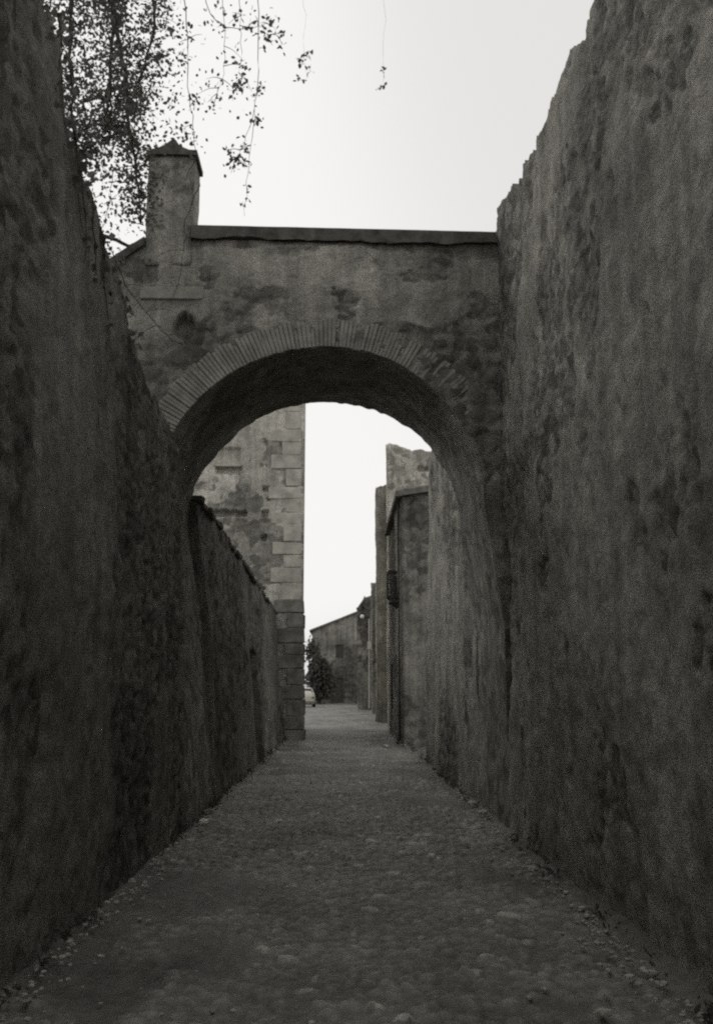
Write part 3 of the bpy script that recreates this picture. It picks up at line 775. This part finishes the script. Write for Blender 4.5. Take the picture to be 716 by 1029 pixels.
def bushy_tree(name, label, x, y, h, rx, seed, nleaf=5000, lsize=.34):
    root = thing(name, label, 'tree', (0, 0, 0))
    rng = np.random.default_rng(seed)
    bm = bmesh.new()
    add_tube(bm, [(x, y, -.1), (x+.1, y, h*.3), (x+.05, y+.1, h*.6), (x, y, h*.85)], [.22, .17, .1, .04], 8)
    cl = []
    for k in range(13):
        a = rng.uniform(0, 6.28); r = rx*rng.uniform(.25, .95); zz = h*rng.uniform(.22, .93)
        r *= math.sqrt(max(.15, 1-((zz/h-.45)/.6)**2))
        c = np.array([x+math.cos(a)*r, y+math.sin(a)*r, zz]); cl.append(c)
        add_tube(bm, [(x+.05, y, zz*.6), tuple((np.array([x, y, zz*.75])+c)/2), tuple(c)], [.06, .04, .015], 5)
    bm_obj('trunk', bm, M['bark'], root)
    per = nleaf//len(cl)
    P = np.concatenate([c+rng.normal(size=(per, 3))*np.array([rx*.27, rx*.27, h*.085]) for c in cl])
    P = P[P[:, 2] > .15]
    leaf_mesh('crown', P, 1, lsize, M['fleaf'], root, .7, .1, seed)
bushy_tree('tree', 'small dark tree at the left corner of the farthest house', -2.2, 86.5, 5.4, 1.15, 5, 3500)

# ------------------------------------------------------------------ parked car
def build_car(loc, rz):
    root = thing('parked_car', 'small pale car parked at the far end of the street', 'car', loc, rz)
    # stations along y (front is +y): y, half width, sill z, belt z, top z, half width at top
    S = [(-1.86, .66, .42, .72, .80, .60), (-1.80, .74, .30, .82, .98, .62), (-1.55, .79, .22, .88, 1.18, .60), (-1.15, .80, .20, .90, 1.42, .56), (-.6, .81, .2, .90, 1.47, .56),
         (.1, .81, .2, .90, 1.46, .56), (.45, .81, .2, .89, 1.38, .55), (.85, .80, .2, .88, .98, .62), (1.2, .79, .22, .84, .90, .64), (1.65, .76, .26, .76, .82, .6), (1.82, .66, .36, .62, .70, .55)]
    bm = bmesh.new(); rows = []
    for (y, w, zs, zb, zt, wt) in S:
        half = [(0, zs), (w*.85, zs), (w, zs+.12), (w*1.01, (zs+zb)/2), (w*.985, zb), (wt+(w-wt)*.12, zt-.06), (wt*.8, zt-.005), (0, zt)]
        ring = [bm.verts.new((px, y, pz)) for px, pz in half]+[bm.verts.new((-px, y, pz)) for px, pz in half[-2:0:-1]]
        rows.append(ring)
    for a, b in zip(rows, rows[1:]):
        for k in range(len(a)): bm.faces.new((a[k], a[(k+1) % len(a)], b[(k+1) % len(a)], b[k]))
    bm.faces.new(rows[0]); bm.faces.new(rows[-1][::-1])
    bm_obj('body', bm, M['carpaint'], root, True)
    def panel(name, quad, mat):
        bm = bmesh.new(); q = [Vector(p) for p in quad]; n = (q[1]-q[0]).cross(q[3]-q[0]).normalized()
        a = [bm.verts.new(p+n*.02) for p in q]; b = [bm.verts.new(p-n*.02) for p in q]
        bm.faces.new(a); bm.faces.new(b[::-1])
        for i in range(4): bm.faces.new((a[i], b[i], b[(i+1) % 4], a[(i+1) % 4]))
        return bm_obj(name, bm, mat, root)
    panel('rear_window', [(-.60, -1.60, 1.10), (.60, -1.60, 1.10), (.50, -1.24, 1.385), (-.50, -1.24, 1.385)], M['glass'])
    panel('windscreen', [(.60, .83, .98), (-.60, .83, .98), (-.50, .48, 1.355), (.50, .48, 1.355)], M['glass'])
    for sgn in (-1, 1):
        panel('side_window', [(sgn*.775, -1.2, .96), (sgn*.785, -.4, .96), (sgn*.625, -.4, 1.36), (sgn*.625, -1.05, 1.34)], M['glass'])
        panel('side_window', [(sgn*.785, -.33, .96), (sgn*.78, .62, .96), (sgn*.625, .33, 1.33), (sgn*.625, -.33, 1.36)], M['glass'])
        bm = bmesh.new(); add_box(bm, (sgn*.62-.09, -1.875, .66), (sgn*.62+.09, -1.80, .80), .012); bm_obj('tail_light', bm, M['lens'], root)
        bm = bmesh.new(); bmesh.ops.create_uvsphere(bm, u_segments=12, v_segments=8, radius=.09, matrix=Matrix.Translation((sgn*.5, 1.79, .62))); bm_obj('headlight', bm, M['globe'], root, True)
        for y in (-1.2, 1.15):
            w = bpy.data.objects.new('wheel', None); COL.objects.link(w); w.parent = root; w.location = (sgn*.74, y, .29)
            bm = bmesh.new(); bmesh.ops.create_cone(bm, cap_ends=True, segments=24, radius1=.29, radius2=.29, depth=.17, matrix=Matrix.Rotation(math.pi/2, 4, 'Y'))
            bmesh.ops.bevel(bm, geom=[e for e in bm.edges if len(e.link_faces) == 2 and any(len(f.verts) > 4 for f in e.link_faces)], offset=.03, segments=2, affect='EDGES')
            bm_obj('tyre', bm, M['rubber'], w)
            bm = bmesh.new(); bmesh.ops.create_cone(bm, cap_ends=True, segments=20, radius1=.18, radius2=.14, depth=.03, matrix=Matrix.Translation((sgn*.09, 0, 0)) @ Matrix.Rotation(sgn*math.pi/2, 4, 'Y')); bm_obj('rim', bm, M['chrome'], w)
    for y0, y1 in ((-1.94, -1.84), (1.80, 1.90)):
        bm = bmesh.new(); add_box(bm, (-.74, y0, .40), (.74, y1, .52), .03); bm_obj('bumper', bm, M['chrome'], root)
build_car((-3.02, 74.5, .02), R(4))

# ------------------------------------------------------------------ small things on the ground
bm = bmesh.new(); bmesh.ops.create_icosphere(bm, subdivisions=2, radius=.06, matrix=Matrix.Translation((-1.62, 11.5, .075)))
for v in bm.verts:
    v.co.x += random.uniform(-.02, .02); v.co.y += random.uniform(-.015, .015); v.co.z = .045+(v.co.z-.075)*.55+random.uniform(-.012, .012)
tag(bm_obj('paper_scrap', bm, M['paper'], None), 'crumpled white scrap of paper at the foot of the left wall', 'litter')
for (x, y, s, lab) in ((1.72, 13.1, .055, 'larger pale stone lying at the foot of the right wall beneath the arch'), (1.74, 12.2, .05, 'flat pale stone at the foot of the right wall just before the larger stone'),
                       (1.12, 25.5, .06, 'pale stone at the street edge below the low eaved house')):
    bm = bmesh.new(); bmesh.ops.create_icosphere(bm, subdivisions=2, radius=s)
    for v in bm.verts:
        v.co = Vector((v.co.x*1.3, v.co.y, v.co.z*.6))*(1+random.uniform(-.12, .12))+Vector((x, y, .06))
    tag(bm_obj('stone', bm, M['palestone'], None, False), lab, 'stone', 'pale stones along the right wall')

bm = bmesh.new(); rg = random.Random(21)
for i in range(1500):
    y = 4.5+27*rg.random()**1.5
    if rg.random() < .75:
        x = rg.choice((-1, 1))*(1.70-abs(rg.gauss(0, .13)))
    else: x = rg.uniform(-1.6, 1.6)
    r = rg.uniform(.006, .02)*(1.6 if rg.random() < .06 else 1)
    q = bmesh.ops.create_icosphere(bm, subdivisions=1, radius=r)
    for v in q['verts']: v.co = Vector((v.co.x*rg.uniform(.8, 1.5), v.co.y*rg.uniform(.8, 1.4), v.co.z*rg.uniform(.5, .9)))+Vector((x, y, .055+r*.2+.015*(abs(x) > 1.5)))
o = bm_obj('gravel', bm, M['gravel']); o['kind'] = 'stuff'
P = []
for i in range(90):
    y = 4.5+24*rg.random()**1.3; sd_ = rg.choice((-1, 1)); x = sd_*(1.74 if sd_ > 0 else 1.70)-sd_*abs(rg.gauss(0, .03)); q = rg.uniform(.03, .09)
    for k in range(rg.randint(8, 26)): P.append((x+rg.gauss(0, q*.5), y+rg.gauss(0, q), .06+abs(rg.gauss(0, q*.7))))
o = leaf_mesh('weeds', P, 1, .05, M['fleaf'], None, .4, -.8, 8); o['kind'] = 'stuff'

# ------------------------------------------------------------------ light, sky, camera
SUN_EL, SUN_AZ = R(35), R(-50)     # azimuth measured from +Y towards +X: ahead of the camera, to its left
w = bpy.data.worlds.new('World'); SC.world = w; w.use_nodes = True
nt = w.node_tree; bg = nt.nodes['Background']
sk = nt.nodes.new('ShaderNodeTexSky'); sk.sky_type = 'NISHITA'; sk.sun_disc = False
sk.sun_elevation = SUN_EL; sk.sun_rotation = SUN_AZ; sk.dust_density = 4; sk.ozone_density = 1; sk.air_density = 1
bw = nt.nodes.new('ShaderNodeRGBToBW'); nt.links.new(sk.outputs[0], bw.inputs[0])
fl = nt.nodes.new('ShaderNodeMath'); fl.operation = 'SMOOTH_MAX'; fl.inputs[1].default_value = 3.3; fl.inputs[2].default_value = 1.0
nt.links.new(bw.outputs[0], fl.inputs[0])
sm = nt.nodes.new('ShaderNodeMath'); sm.operation = 'SMOOTH_MIN'; sm.inputs[1].default_value = 3.9; sm.inputs[2].default_value = 1.5   # even cloud deck
nt.links.new(fl.outputs[0], sm.inputs[0])
cm = nt.nodes.new('ShaderNodeCombineColor')
for i, k in enumerate((1.0, .985, .965)):
    mm = nt.nodes.new('ShaderNodeMath'); mm.operation = 'MULTIPLY'; mm.inputs[1].default_value = k
    nt.links.new(sm.outputs[0], mm.inputs[0]); nt.links.new(mm.outputs[0], cm.inputs[i])
nt.links.new(cm.outputs[0], bg.inputs['Color']); bg.inputs['Strength'].default_value = .15
sl = bpy.data.lights.new('sun', 'SUN'); sl.energy = .5; sl.angle = R(30); sl.color = (1, .98, .94)
so = bpy.data.objects.new('sun', sl); COL.objects.link(so)
sd = Vector((math.sin(SUN_AZ)*math.cos(SUN_EL), math.cos(SUN_AZ)*math.cos(SUN_EL), math.sin(SUN_EL)))
so.rotation_euler = sd.to_track_quat('Z', 'Y').to_euler(); so.location = sd*60

cam = bpy.data.cameras.new('camera'); co = bpy.data.objects.new('camera', cam); COL.objects.link(co)
co.location = (0, 0, 1.6)
co.rotation_euler = (R(90)+math.atan(175/950), 0, -math.atan(13/950))
cam.sensor_fit = 'VERTICAL'; cam.sensor_height = 36; cam.lens = 950/1029*36; cam.clip_end = 2000; cam.clip_start = .05
SC.camera = co
SC.view_settings.view_transform = 'Standard'; SC.view_settings.look = 'None'
SC.view_settings.exposure = .68; SC.view_settings.gamma = 1; SC.view_settings.use_curve_mapping = False
SC.cycles.max_bounces = 10; SC.cycles.diffuse_bounces = 9; SC.cycles.use_denoising = False
SC.cycles.filter_width = 2.2
